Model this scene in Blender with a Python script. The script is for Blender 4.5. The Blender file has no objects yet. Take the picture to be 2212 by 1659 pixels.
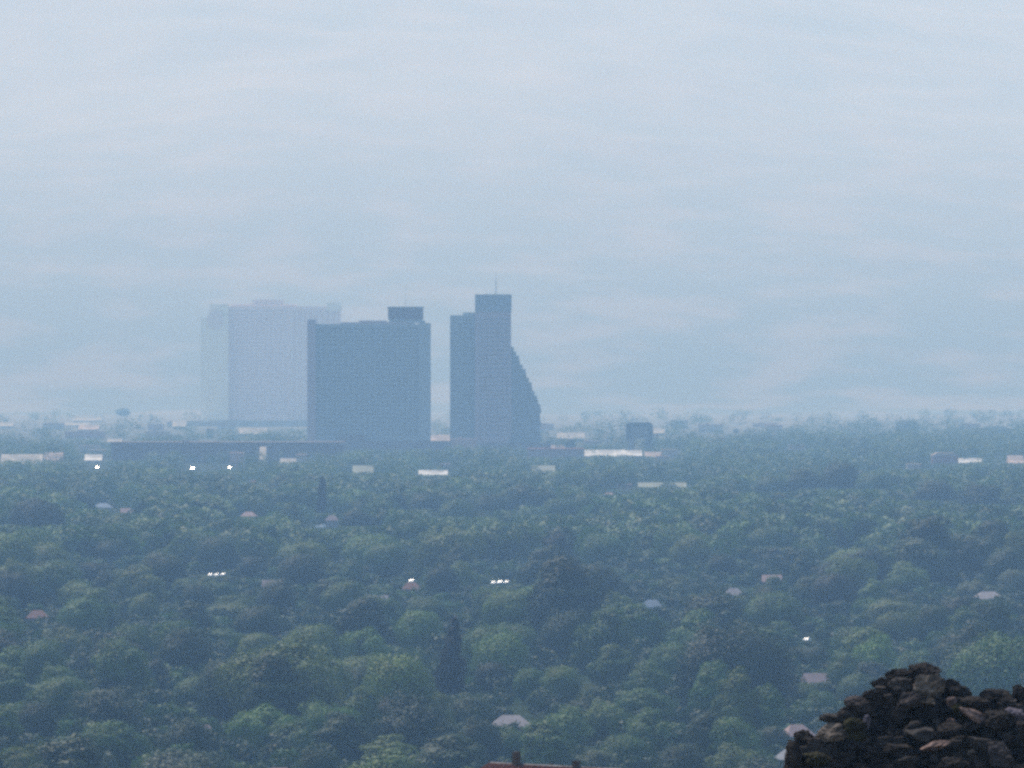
import bpy, math, random
import numpy as np
from mathutils import Vector, Matrix, noise

S = bpy.context.scene
COL = S.collection
rng = np.random.default_rng(11)
random.seed(11)

# ------------------------------------------------------------------ camera
# one unit = 1 m.  K = radians of view per photo pixel (2212 px wide view); eye 80 m above the valley
K = 5.576e-5
EYE = 80.0
HOR, CX = 780.0, 1106.0
cam = bpy.data.cameras.new("camera")
cam.sensor_width = 36.0
cam.lens = 36.0 / (2212 * K)
cam.clip_start = 1.0
cam.clip_end = 60000.0
co = bpy.data.objects.new("camera", cam)
COL.objects.link(co)
co.location = (0, 0, EYE)
co.rotation_euler = (math.radians(90) - math.atan((829.5 - HOR) * K), 0, 0)
S.camera = co

# ------------------------------------------------------------------ light
SUN_EL, SUN_AZ = math.radians(58), math.radians(-38)
sd = Vector((math.cos(SUN_EL) * math.sin(SUN_AZ), math.cos(SUN_EL) * math.cos(SUN_AZ), math.sin(SUN_EL)))
sun = bpy.data.lights.new("sun", "SUN")
sun.energy = 3.8
sun.angle = math.radians(0.5)
sun.color = (1.0, 0.97, 0.93)
so = bpy.data.objects.new("sun", sun)
COL.objects.link(so)
so.rotation_euler = sd.to_track_quat("Z", "Y").to_euler()
so.location = (0, 0, 3000)

W = bpy.data.worlds.new("World")
S.world = W
W.use_nodes = True
nt = W.node_tree
sky = nt.nodes.new("ShaderNodeTexSky")
sky.sky_type = "NISHITA"
sky.sun_disc = False
sky.sun_elevation = SUN_EL
sky.sun_rotation = SUN_AZ
sky.dust_density = 1.0
sky.ozone_density = 1.5
nt.links.new(sky.outputs[0], nt.nodes["Background"].inputs[0])
nt.nodes["Background"].inputs[1].default_value = 0.15

S.view_settings.view_transform = "Standard"
S.view_settings.look = "None"
S.view_settings.gamma = 1.0
S.view_settings.exposure = 0.44
S.cycles.use_denoising = False     # the photograph is grainy
S.cycles.volume_bounces = 1
S.cycles.max_bounces = 5
S.cycles.diffuse_bounces = 2
S.cycles.glossy_bounces = 2
S.cycles.transmission_bounces = 2
S.cycles.sample_clamp_indirect = 4.0
S.cycles.pixel_filter_type = "BLACKMAN_HARRIS"
S.cycles.filter_width = 2.9
HAZE_DENSITY = 1.08e-4
HAZE_COLOR = (0.356, 0.64, 1.04)
HAZE_ABS = (0.735, 0.71, 0.85)
HAZE_G = 0.0


# ------------------------------------------------------------------ helpers
def wx(xd, D):
    return (xd - CX) * K * D


def wz(yd, D):
    return EYE - (yd - HOR) * K * D


def dist_at(yd, z=0.0):
    """distance at which height z is seen at row yd"""
    return (EYE - z) / ((yd - HOR) * K)


def row_of(D, z=0.0):
    return HOR + (EYE - z) / (K * D)


def tag(o, label=None, cat=None, group=None, kind=None):
    if label: o["label"] = label
    if cat: o["category"] = cat
    if group: o["group"] = group
    if kind: o["kind"] = kind
    return o


def empty(name, loc, rz=0.0):
    o = bpy.data.objects.new(name, None)
    o.empty_display_size = 2
    COL.objects.link(o)
    o.location = loc
    o.rotation_euler = (0, 0, rz)
    return o


class MB:
    def __init__(s):
        s.v, s.f = [], []

    def quad(s, a, b, c, d):
        n = len(s.v)
        s.v += [a, b, c, d]
        s.f.append((n, n + 1, n + 2, n + 3))

    def box(s, x0, x1, y0, y1, z0, z1):
        n = len(s.v)
        s.v += [(x0, y0, z0), (x1, y0, z0), (x1, y1, z0), (x0, y1, z0), (x0, y0, z1), (x1, y0, z1), (x1, y1, z1), (x0, y1, z1)]
        s.f += [tuple(n + i for i in q) for q in ((0, 3, 2, 1), (4, 5, 6, 7), (0, 1, 5, 4), (1, 2, 6, 5), (2, 3, 7, 6), (3, 0, 4, 7))]
        return s

    def cyl(s, x, y, z0, z1, r0, r1=None, n=12):
        r1 = r0 if r1 is None else r1
        b = len(s.v)
        for z, r in ((z0, r0), (z1, r1)):
            for i in range(n):
                a = 2 * math.pi * i / n
                s.v.append((x + r * math.cos(a), y + r * math.sin(a), z))
        for i in range(n):
            j = (i + 1) % n
            s.f.append((b + i, b + j, b + n + j, b + n + i))
        s.f.append(tuple(b + n + i for i in range(n)))
        s.f.append(tuple(b + n - 1 - i for i in range(n)))
        return s

    def prism(s, prof, y0, y1):
        """profile in x,z (counter-clockwise) extruded along y"""
        b, n = len(s.v), len(prof)
        s.v += [(x, y0, z) for x, z in prof] + [(x, y1, z) for x, z in prof]
        s.f.append(tuple(b + i for i in range(n)))
        s.f.append(tuple(b + 2 * n - 1 - i for i in range(n)))
        for i in range(n):
            j = (i + 1) % n
            s.f.append((b + j, b + i, b + n + i, b + n + j))
        return s

    def build(s, name, m, parent=None, smooth=False):
        me = bpy.data.meshes.new(name)
        me.from_pydata(s.v, [], s.f)
        me.materials.append(m)
        if smooth:
            me.polygons.foreach_set("use_smooth", [True] * len(me.polygons))
        me.update()
        o = bpy.data.objects.new(name, me)
        COL.objects.link(o)
        if parent: o.parent = parent
        return o


MATS = {}


def mat(name, col, col2=None, scale=1.0, rough=0.85, metallic=0.0, detail=4.0, bump=0.0, spec=0.3, lo=0.35, hi=0.65, stretch=None):
    if name in MATS: return MATS[name]
    m = bpy.data.materials.new(name)
    m.use_nodes = True
    n, l = m.node_tree.nodes, m.node_tree.links
    b = n["Principled BSDF"]
    b.inputs["Roughness"].default_value = rough
    b.inputs["Metallic"].default_value = metallic
    b.inputs["Specular IOR Level"].default_value = spec
    col2 = col2 or tuple(c * 0.8 for c in col)
    tc = n.new("ShaderNodeTexCoord")
    mp = n.new("ShaderNodeMapping")
    if stretch: mp.inputs["Scale"].default_value = stretch
    nz = n.new("ShaderNodeTexNoise")
    nz.inputs["Scale"].default_value = scale
    nz.inputs["Detail"].default_value = detail
    rp = n.new("ShaderNodeValToRGB")
    rp.color_ramp.elements[0].position = lo
    rp.color_ramp.elements[1].position = hi
    rp.color_ramp.elements[0].color = (*col, 1)
    rp.color_ramp.elements[1].color = (*col2, 1)
    l.new(tc.outputs["Object"], mp.inputs[0])
    l.new(mp.outputs[0], nz.inputs["Vector"])
    l.new(nz.outputs["Fac"], rp.inputs[0])
    l.new(rp.outputs[0], b.inputs["Base Color"])
    if bump:
        bp = n.new("ShaderNodeBump")
        bp.inputs["Strength"].default_value = bump
        l.new(nz.outputs["Fac"], bp.inputs["Height"])
        l.new(bp.outputs[0], b.inputs["Normal"])
    MATS[name] = m
    return m


def leaf_material(name, use_attr=False):
    m = bpy.data.materials.new(name)
    m.use_nodes = True
    n, l = m.node_tree.nodes, m.node_tree.links
    b = n["Principled BSDF"]
    b.inputs["Roughness"].default_value = 0.6
    b.inputs["Specular IOR Level"].default_value = 0.25
    if use_attr:
        src = n.new("ShaderNodeAttribute")
        src.attribute_name = "tint"
        base = src.outputs["Color"]
    else:
        src = n.new("ShaderNodeObjectInfo")
        base = src.outputs["Color"]
    geo = n.new("ShaderNodeNewGeometry")
    tc = n.new("ShaderNodeTexCoord")
    nz = n.new("ShaderNodeTexNoise")
    nz.inputs["Scale"].default_value = 0.02 if use_attr else 3.2
    nz.inputs["Detail"].default_value = 2.0
    l.new(tc.outputs["Object"], nz.inputs["Vector"])
    mr = n.new("ShaderNodeMapRange")       # lighter and darker sprays of leaves
    mr.inputs["From Min"].default_value = 0.35
    mr.inputs["From Max"].default_value = 0.65
    mr.inputs["To Min"].default_value = 0.85
    mr.inputs["To Max"].default_value = 1.18
    l.new(nz.outputs["Fac"], mr.inputs["Value"])
    m2 = n.new("ShaderNodeMapRange")
    m2.inputs["To Min"].default_value = 0.88
    m2.inputs["To Max"].default_value = 1.14
    l.new(geo.outputs["Random Per Island"], m2.inputs["Value"])
    mu = n.new("ShaderNodeMath"); mu.operation = "MULTIPLY"
    l.new(mr.outputs[0], mu.inputs[0]); l.new(m2.outputs[0], mu.inputs[1])
    vm = n.new("ShaderNodeVectorMath"); vm.operation = "SCALE"
    l.new(base, vm.inputs[0]); l.new(mu.outputs[0], vm.inputs["Scale"])
    l.new(vm.outputs[0], b.inputs["Base Color"])
    tr = n.new("ShaderNodeBsdfTranslucent")
    l.new(vm.outputs[0], tr.inputs["Color"])
    mx = n.new("ShaderNodeMixShader")
    mx.inputs[0].default_value = 0.27
    l.new(b.outputs[0], mx.inputs[1]); l.new(tr.outputs[0], mx.inputs[2])
    l.new(mx.outputs[0], n["Material Output"].inputs["Surface"])
    return m


M_LEAF = leaf_material("leaves")
M_LEAF_FAR = leaf_material("far_leaves", True)
M_BARK = mat("bark", (0.09, 0.07, 0.05), (0.05, 0.04, 0.03), 3.0)

TONES = {  # name: (colour, word)
    "d": ((0.020, 0.041, 0.017), "dark green"),
    "m": ((0.039, 0.074, 0.027), "mid green"),
    "o": ((0.069, 0.094, 0.028), "olive green"),
    "b": ((0.066, 0.125, 0.035), "bright green"),
    "g": ((0.101, 0.117, 0.070), "pale grey-green"),
    "p": ((0.020, 0.023, 0.023), "purplish dark"),
    "t": ((0.016, 0.031, 0.025), "bluish dark green"),
}


TONES = {
    "d": ((0.026, 0.056, 0.016), "dark green"),
    "m": ((0.042, 0.088, 0.020), "mid green"),
    "o": ((0.066, 0.098, 0.022), "olive green"),
    "b": ((0.072, 0.128, 0.030), "bright green"),
    "g": ((0.068, 0.090, 0.042), "pale grey-green"),
    "p": ((0.022, 0.034, 0.020), "purplish dark"),
    "t": ((0.018, 0.040, 0.020), "bluish dark green"),
}
TONES = {k: (tuple(c * q for c, q in zip(v[0], (0.96, 1.02, 0.66))), v[1]) for k, v in TONES.items()}
for k_, q_ in (("d", 0.72), ("t", 0.75), ("p", 0.8), ("b", 1.02), ("o", 1.1), ("g", 1.1)):
    TONES[k_] = (tuple(c * q_ for c in TONES[k_][0]), TONES[k_][1])
TONES["x"] = ((0.006, 0.010, 0.010), "blackish")


# ------------------------------------------------------------------ crowns
def cards(P, N, size):
    """quads of the given sizes at points P, roughly facing N"""
    n = len(P)
    a = np.cross(N, rng.normal(size=(n, 3)))
    a /= np.linalg.norm(a, axis=1, keepdims=True) + 1e-9
    b = np.cross(N, a)
    b /= np.linalg.norm(b, axis=1, keepdims=True) + 1e-9
    s = size[:, None] * 0.5
    asp = rng.uniform(0.55, 1.0, (n, 1))
    q = np.stack([P - a * s - b * s * asp, P + a * s * 0.8 - b * s * asp, P + a * s + b * s * asp, P - a * s * 0.8 + b * s * asp], 1)
    return q.reshape(-1, 3)


def quad_mesh(name, V, m, tint=None):
    nq = len(V) // 4
    me = bpy.data.meshes.new(name)
    me.vertices.add(nq * 4)
    me.vertices.foreach_set("co", V.astype(np.float32).ravel())
    me.loops.add(nq * 4)
    me.loops.foreach_set("vertex_index", np.arange(nq * 4, dtype=np.int32))
    me.polygons.add(nq)
    me.polygons.foreach_set("loop_start", np.arange(0, nq * 4, 4, dtype=np.int32))
    me.polygons.foreach_set("loop_total", np.full(nq, 4, dtype=np.int32))
    if tint is not None:
        at = me.attributes.new("tint", "FLOAT_COLOR", "FACE")
        at.data.foreach_set("color", np.concatenate([tint, np.ones((nq, 1))], 1).astype(np.float32).ravel())
    me.materials.append(m)
    me.update()
    me.validate()
    return me


def crown_quads(kind, ncards, leaf, seed):
    """unit crown: width 1 (x,y in -.5..+.5), height 1 (z 0..1)"""
    r = np.random.default_rng(seed)
    lobes = []
    if kind == "round":
        for i in range(30):
            u = r.uniform(0, 2 * math.pi)
            z = r.uniform(0.12, 0.88)
            env = math.sqrt(max(0.02, 1 - ((z - 0.46) / 0.50) ** 2)) * 0.36
            rad = env * math.sqrt(r.uniform(0.55, 1.0))
            lobes.append((rad * math.cos(u), rad * math.sin(u), z, r.uniform(0.10, 0.17), r.uniform(0.09, 0.15)))
        lobes += [(0, 0, 0.47, 0.41, 0.44)] * 7
    elif kind == "broad":
        c3 = [(r.uniform(-.22, .22), r.uniform(-.22, .22), r.uniform(.30, .62)) for i in range(4)]
        for i in range(60):
            u = r.uniform(0, 2 * math.pi)
            q = c3[r.integers(4)]
            ph = r.uniform(-0.6, 1.3)
            lobes.append((q[0] + 0.24 * math.cos(u) * math.cos(ph), q[1] + 0.24 * math.sin(u) * math.cos(ph), q[2] + 0.28 * math.sin(ph), r.uniform(0.08, 0.15), r.uniform(0.09, 0.15)))
        lobes += [(q[0], q[1], q[2] - .06, 0.24, 0.34) for q in c3] * 2
    elif kind == "tall":
        for i in range(34):
            u = r.uniform(0, 2 * math.pi)
            z = r.uniform(0.08, 0.93)
            env = 0.36 * (1 - (abs(z - 0.42) / 0.62) ** 2)
            rad = max(0.0, env) * math.sqrt(r.uniform(0.5, 1.0))
            lobes.append((rad * math.cos(u), rad * math.sin(u), z, r.uniform(0.11, 0.18), r.uniform(0.05, 0.1)))
        lobes += [(0, 0, 0.4, 0.36, 0.36), (0, 0, 0.62, 0.26, 0.3)] * 4
    elif kind == "spire":
        for z in np.linspace(0.03, 0.97, 40):
            w = (0.44 * min(1, z / 0.12 + 0.5) if z < 0.3 else 0.44 * ((1 - z) / 0.7) ** 0.75 + 0.03)
            for j in range(3):
                u = r.uniform(0, 2 * math.pi)
                q = r.uniform(0.15, 0.55)
                lobes.append((w * q * math.cos(u), w * q * math.sin(u), z, w * r.uniform(0.45, 0.62), 0.035))
    elif kind == "column":
        for z in np.linspace(0.04, 0.95, 34):
            w = 0.44 * (1 - max(0, z - 0.75) * 1.9) * (1 if z > 0.12 else 0.7)
            for j in range(3):
                u = r.uniform(0, 2 * math.pi)
                q = r.uniform(0.15, 0.5)
                lobes.append((w * q * math.cos(u), w * q * math.sin(u), z, w * r.uniform(0.45, 0.62), 0.04))
    elif kind == "conifer":
        for z in np.linspace(0.08, 0.97, 26):
            w = 0.47 * (1 - z) + 0.03
            for j in range(5):
                u = r.uniform(0, 2 * math.pi)
                lobes.append((w * 0.6 * math.cos(u), w * 0.6 * math.sin(u), z, w * r.uniform(0.3, 0.5), 0.03))
    L = np.array(lobes)
    area = L[:, 3] * (L[:, 3] + L[:, 4])
    idx = r.choice(len(L), ncards, p=area / area.sum())
    d = r.normal(size=(ncards, 3))
    d /= np.linalg.norm(d, axis=1, keepdims=True)
    rr = r.uniform(0.72, 1.06, (ncards, 1))
    P = L[idx, :3] + d * rr * np.stack([L[idx, 3], L[idx, 3], L[idx, 4]], 1)
    P[:, 2] = np.abs(P[:, 2] - 0.02) + 0.02
    cd = P - np.array([0, 0, 0.42]); cd /= np.linalg.norm(cd, axis=1, keepdims=True) + 1e-9
    N = d * 0.45 + cd * 0.55 + r.normal(size=(ncards, 3)) * 0.2
    N /= np.linalg.norm(N, axis=1, keepdims=True)
    sz = leaf * r.uniform(0.6, 1.35, ncards)
    return P, N, sz


CROWNS = {}
for kd, nvar, nc, lf in (("round", 7, 15000, 0.022), ("broad", 6, 15000, 0.021), ("tall", 4, 14000, 0.030), ("spire", 2, 5200, 0.085), ("column", 1, 3600, 0.09), ("conifer", 2, 3600, 0.08)):
    CROWNS[kd] = []
    for i in range(nvar):
        P, N, sz = crown_quads(kd, nc, lf, 100 * len(CROWNS) + i)
        CROWNS[kd].append(quad_mesh("crown_" + kd, cards(P, N, sz), M_LEAF))

tb = MB()
tb.cyl(0, 0, 0, 0.45, 0.035, 0.022, 8)
for i in range(5):
    a = i * 1.257 + 0.3
    x, y = 0.2 * math.cos(a), 0.2 * math.sin(a)
    r = 0.012
    n = len(tb.v)
    tb.v += [(-r, 0, 0.3), (r, 0, 0.3), (0, r, 0.33), (x - r / 2, y, 0.62), (x + r / 2, y, 0.62), (x, y + r / 2, 0.64)]
    tb.f += [(n, n + 1, n + 4, n + 3), (n + 1, n + 2, n + 5, n + 4), (n + 2, n, n + 3, n + 5)]
trunk_first = tb.build("trunk", M_BARK)
TRUNK_MESH = trunk_first.data
bpy.data.objects.remove(trunk_first)

TREES = []     # dicts, labelled at the end
KEEP = []      # (x0, x1, y_top, y_bottom, D): what the photo shows between the trees


def add_tree(name, xd, D, w, h, kind, tone, cat="tree", group="trees filling the valley", label=None, mark=None):
    t = empty(name, (wx(xd, D), D, 0), random.uniform(0, 6.28))
    c = bpy.data.objects.new("crown", random.choice(CROWNS[kind]))
    COL.objects.link(c)
    c.parent = t
    q_ = random.uniform(0.86, 1.16)
    c.scale = (w * q_, w / q_, h)
    c.rotation_euler = (random.uniform(-.09, .09), random.uniform(-.09, .09), 0)
    col = TONES[tone][0]
    j = random.uniform(0.82, 1.2)
    g = random.uniform(0.92, 1.08)
    c.color = (col[0] * j, col[1] * j * g, col[2] * j, 1)
    k = bpy.data.objects.new("trunk", TRUNK_MESH)
    COL.objects.link(k)
    k.parent = t
    tw = min(w, 22) if kind not in ("spire", "column", "conifer") else w * 1.5
    k.scale = (tw, tw, h)
    t["category"] = cat
    t["group"] = group
    rec = dict(o=t, x=xd, y=HOR + (EYE - 0.6 * h) / (K * D), top=row_of(D, h), w=w, h=h, D=D, tone=tone, kind=kind, label=label, mark=mark, name=name)
    TREES.append(rec)
    return rec


def fit_height(xd, D, w, h):
    """lower a tree so that it does not cover what the photo shows behind it"""
    half = 0.5 * w / (K * D)
    for x0, x1, y0, y1, DD in KEEP:
        if D < DD and xd + half > x0 and xd - half < x1:
            h = min(h, EYE - (y1 - HOR) * K * D)
    return h


# ------------------------------------------------------------------ setting
M_GROUND = mat("valley_soil", (0.012, 0.024, 0.010), (0.030, 0.038, 0.018), 0.012, detail=6, rough=1.0, spec=0.0)
# dry fields and suburbs beyond the woods, painted paler with distance like haze
n_, l_ = M_GROUND.node_tree.nodes, M_GROUND.node_tree.links
tcn = [q for q in n_ if q.type == "TEX_COORD"][0]
rmp = [q for q in n_ if q.type == "VALTORGB"][0]
nzn = [q for q in n_ if q.type == "TEX_NOISE"][0]
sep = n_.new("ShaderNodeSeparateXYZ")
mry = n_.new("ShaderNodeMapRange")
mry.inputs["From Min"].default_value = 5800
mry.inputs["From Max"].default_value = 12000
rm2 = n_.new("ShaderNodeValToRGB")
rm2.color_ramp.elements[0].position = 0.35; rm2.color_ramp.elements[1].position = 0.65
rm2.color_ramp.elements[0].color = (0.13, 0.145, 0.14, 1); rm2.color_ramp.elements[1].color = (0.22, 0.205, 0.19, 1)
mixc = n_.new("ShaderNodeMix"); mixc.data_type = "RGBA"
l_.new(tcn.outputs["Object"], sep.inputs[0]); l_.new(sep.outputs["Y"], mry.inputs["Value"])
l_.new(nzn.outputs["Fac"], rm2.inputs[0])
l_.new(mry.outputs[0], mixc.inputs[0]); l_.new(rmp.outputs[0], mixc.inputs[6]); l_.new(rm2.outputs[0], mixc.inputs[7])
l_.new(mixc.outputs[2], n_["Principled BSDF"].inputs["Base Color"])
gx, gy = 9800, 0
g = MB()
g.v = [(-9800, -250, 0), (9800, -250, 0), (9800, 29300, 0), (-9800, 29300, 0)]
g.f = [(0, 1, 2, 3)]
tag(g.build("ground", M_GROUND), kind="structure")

HP = [(-240, 76.0), (-40, 77.8), (0, 78.2), (20, 77.6), (60, 75.6), (110, 73.0), (150, 70.6), (220, 65.5), (300, 59.5), (420, 53.2), (500, 49.0), (600, 40), (750, 25), (950, 8), (1100, -1.0), (1200, -2)]


def hill_z(x, y):
    z = np.interp(y, [p[0] for p in HP], [p[1] for p in HP])
    e = min(1.0, max(0.0, (900 - abs(x)) / 700.0))
    z = z * (e * e * (3 - 2 * e)) - (1 - e) * 2.0
    return z + 0.5 * (noise.noise(Vector((x * 0.03, y * 0.03, 3))) - 0.5) * min(1, max(0, y) / 60)


hm = MB()
nx, ny = 90, 120
for j in range(ny + 1):
    y = -240 + (1430) * j / ny
    for i in range(nx + 1):
        x = -900 + 1800 * i / nx
        hm.v.append((x, y, hill_z(x, y)))
for j in range(ny):
    for i in range(nx):
        a = j * (nx + 1) + i
        hm.f.append((a, a + 1, a + nx + 2, a + nx + 1))
tag(hm.build("hillside", mat("dry_slope", (0.20, 0.16, 0.10), (0.10, 0.09, 0.05), 0.15, detail=8), smooth=True), kind="structure")


def mountain_z(x, y):
    # low foothill crest near 14.6 km and a high range rising behind it
    u = x / 1000.0
    n1 = noise.fractal(Vector((x * 0.0006, y * 0.0005, 1.0)), 1.0, 2.0, 6)
    n2 = noise.ridged_multi_fractal(Vector((x * 0.00022, y * 0.00018, 5.0)), 0.9, 2.1, 5, 1.0, 2.0)
    crest = 262 - 40 * u + 22 * n1
    f = min(1.0, max(0.0, (y - 12400) / 2600.0))
    foot = crest * (f * f * (3 - 2 * f))
    t = max(0.0, (y - 14600) / 12500.0)
    back = 1560 * (t ** 1.05) + ((n2 - 0.8) * 120 + n1 * 55) * min(1, t * 4)
    return foot + back - (2 if y < 12400 else 0)


mm = MB()
nx, ny = 300, 240
for j in range(ny + 1):
    y = 12200 + 16300 * j / ny
    for i in range(nx + 1):
        x = -5400 + 10800 * i / nx
        mm.v.append((x, y, mountain_z(x, y)))
for j in range(ny):
    for i in range(nx):
        a = j * (nx + 1) + i
        mm.f.append((a, a + 1, a + nx + 2, a + nx + 1))
M_MT = mat("dry_mountain", (0.085, 0.105, 0.10), (0.165, 0.152, 0.14), 0.0065, detail=9, lo=0.46, hi=0.64, stretch=(0.9, 0.5, 0.6))
# scrub and woods at the foot; bare slopes above, paled to stand in for haze
n_, l_ = M_MT.node_tree.nodes, M_MT.node_tree.links
sep = n_.new("ShaderNodeSeparateXYZ")
mrz = n_.new("ShaderNodeMapRange")
mrz.inputs["From Min"].default_value = 60
mrz.inputs["From Max"].default_value = 650
mixc = n_.new("ShaderNodeMix"); mixc.data_type = "RGBA"
tcn = [q for q in n_ if q.type == "TEX_COORD"][0]
rmp = [q for q in n_ if q.type == "VALTORGB"][0]
nzn = [q for q in n_ if q.type == "TEX_NOISE"][0]
rm2 = n_.new("ShaderNodeValToRGB")
rm2.color_ramp.elements[0].position = 0.35; rm2.color_ramp.elements[1].position = 0.7
rm2.color_ramp.elements[0].color = (0.33, 0.33, 0.315, 1); rm2.color_ramp.elements[1].color = (0.38, 0.355, 0.33, 1)
l_.new(tcn.outputs["Object"], sep.inputs[0]); l_.new(sep.outputs["Z"], mrz.inputs["Value"])
l_.new(nzn.outputs["Fac"], rm2.inputs[0])
l_.new(mrz.outputs[0], mixc.inputs[0]); l_.new(rmp.outputs[0], mixc.inputs[6]); l_.new(rm2.outputs[0], mixc.inputs[7])
l_.new(mixc.outputs[2], n_["Principled BSDF"].inputs["Base Color"])
tag(mm.build("mountain_range", M_MT, smooth=True), kind="structure")

# ------------------------------------------------------------------ towers
M_GREEN = mat("slate_green_panel", (0.195, 0.23, 0.265), (0.215, 0.25, 0.28), 0.06)
M_GLASSD = mat("dark_window_glass", (0.045, 0.06, 0.075), (0.10, 0.12, 0.14), 0.15, rough=0.35, spec=0.5)
M_MAUVE = mat("mauve_concrete", (0.275, 0.225, 0.27), (0.295, 0.24, 0.28), 0.05)
M_TEAL = mat("teal_panel", (0.15, 0.18, 0.22), (0.165, 0.19, 0.23), 0.05)
M_REDB = mat("red_brown_cladding", (0.085, 0.030, 0.030), (0.065, 0.028, 0.03), 0.1)
M_CREAM = mat("cream_stucco", (0.80, 0.76, 0.66), (0.75, 0.71, 0.62), 0.04)
M_ROSE = mat("pale_rose_stucco", (0.78, 0.62, 0.60), (0.74, 0.58, 0.57), 0.04)
M_ROSED = mat("rose_sign_face", (0.72, 0.62, 0.62), (0.68, 0.6, 0.6), 0.1)
M_STEEL = mat("mast_steel", (0.38, 0.39, 0.4), (0.32, 0.32, 0.33), 0.5, rough=0.5)


def band_floors(parent, x0, x1, yf, z0, fh, n, m, hgt=1.7, prefix="window_band", y_out=0.25, notch=None):
    for i in range(n):
        z = z0 + i * fh + (fh - hgt) * 0.6
        b = MB()
        if notch:    # windows separated by piers
            k = max(2, int((x1 - x0) / notch))
            st = (x1 - x0) / k
            for j in range(k):
                b.box(x0 + j * st + st * 0.14, x0 + (j + 1) * st - st * 0.14, yf - y_out, yf + 0.3, z, z + hgt)
        else:
            b.box(x0, x1, yf - y_out, yf + 0.3, z, z + hgt)
        b.build(prefix, m, parent)


# centre tower: dark slab
D = 7180.0
px = K * D
cxm = (664 + 930) / 2
t = empty("hotel_tower", (wx(cxm, D), D, 0))
tag(t, "dark slate-green slab tower with rows of windows and a boxy red-brown penthouse", "tower")
X = lambda xd: (xd - cxm) * px
Z = lambda yd: wz(yd, D)
b = MB(); b.box(X(682), X(905), 0, 24, 0, Z(700)); b.build("wall", M_GREEN, t)
b = MB(); b.box(X(664), X(682) - .01, -1.5, 25, 0, Z(690)); b.build("end_pier", M_MAUVE, t)
b = MB(); b.box(X(905) + .01, X(930), -1.5, 25, 0, Z(698)); b.build("end_pier", M_GREEN, t)
b = MB(); b.box(X(735), X(895), 2, 20, Z(700) + .02, Z(696)); b.box(X(775), X(835), 3, 18, Z(696) + .01, Z(692.5)); b.build("parapet", M_MAUVE, t)
b = MB(); b.box(X(884), X(918), 1, 22, Z(698) + .05, Z(692)); b.box(X(840), X(912), 2, 21, Z(696) + .06, Z(690)); b.build("roof_step", M_GREEN, t)
ph = MB().box(X(838), X(914), 3, 20, Z(690) + .05, Z(666)).build("penthouse", M_REDB, t)
MB().box(X(837), X(915), 2.4, 20.6, Z(666) + .02, Z(662.5)).build("roof_edge", M_GLASSD, ph)
MB().cyl(X(876), 12, Z(662.5) + .02, Z(614), 0.16, 0.09, 8).build("antenna", M_STEEL, t)
fl = (Z(703) - 16) / 27
band_floors(t, X(683), X(904), 0, 15.0, fl, 27, M_GLASSD, hgt=fl * 0.52, notch=4.6)
b = MB(); b.box(X(728), X(1010), -34, -2, 0, 11); b.box(X(735), X(790), -30, -4, 11.02, 16.5); b.build("podium", mat("podium_brown", (0.10, 0.08, 0.085), (0.13, 0.10, 0.1), 0.1), t)

# terraced tower
cxm2 = 1068.0
t2 = empty("terraced_tower", (wx(cxm2, D), D + 20, 0))
tag(t2, "dark mauve and teal tower whose stepped flank slopes out below a boxy crown", "tower")
D2 = D + 20
px2 = K * D2
X = lambda xd: (xd - cxm2) * px2
Z = lambda yd: wz(yd, D2)
b = MB(); b.box(X(972), X(1000), 0, 26, 0, Z(681)); b.box(X(1000) + .02, X(1026), 0.5, 26, 0, Z(675)); b.build("green_wing", M_GREEN, t2)
b = MB(); b.box(X(1026) + .02, X(1104), -3, 26, 0, Z(673)); b.build("wall", M_MAUVE, t2)
cr = MB().box(X(1026), X(1105), -3.6, 24, Z(673) + .02, Z(638)).build("crown_box", M_TEAL, t2)
MB().box(X(1025.5), X(1105.5), -4.0, 24.6, Z(638) + .02, Z(636)).build("roof_edge", M_GLASSD, cr)
MB().cyl(X(1071), 8, Z(636) + .02, Z(604), 0.45, 0.35, 8).cyl(X(1071), 8, Z(604), Z(588), 0.15, 0.09, 8).build("antenna", M_STEEL, t2)
sl = [(749, 1106), (777, 1119), (801, 1131), (829, 1144), (857, 1155), (876, 1165), (980, 1165)]
fl2 = (Z(749)) / 24.0
b = MB()
for i in range(24):
    zt = (i + 1) * fl2
    yd = HOR + (EYE - (i + 0.5) * fl2) / px2
    xr = np.interp(yd, [s[0] for s in sl], [s[1] for s in sl])
    b.box(X(1104) + .03, X(xr) + (1.6 if i % 3 == 0 else 0.9 if i % 3 == 1 else 0.5), -2 + 0.02 * i, 24, i * fl2 + (.01 if i else 0), zt)
b.build("terraced_wing", M_TEAL, t2)
for i in range(1, 24):
    zb = i * fl2 + 1.2
    yd = HOR + (EYE - (i + 0.5) * fl2) / px2
    xr = np.interp(yd, [s_[0] for s_ in sl], [s_[1] for s_ in sl])
    MB().box(X(1106), X(xr) - 0.6, -2.25, -1.4, zb, zb + 1.5).build("window_band", M_GLASSD, t2)
n2f = int((Z(684) - 14) / fl2)
band_floors(t2, X(974), X(1024), 0, 14, fl2, n2f, M_GLASSD, hgt=fl2 * 0.45, notch=5.0)
band_floors(t2, X(1034), X(1101), -3, 14, fl2, n2f, M_GLASSD, hgt=fl2 * 0.32, notch=4.0, prefix="window_band")
b = MB(); b.box(X(962), X(1190), -30, -5, 0, 9); b.build("podium", mat("podium_brown", (0, 0, 0)), t2)

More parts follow.
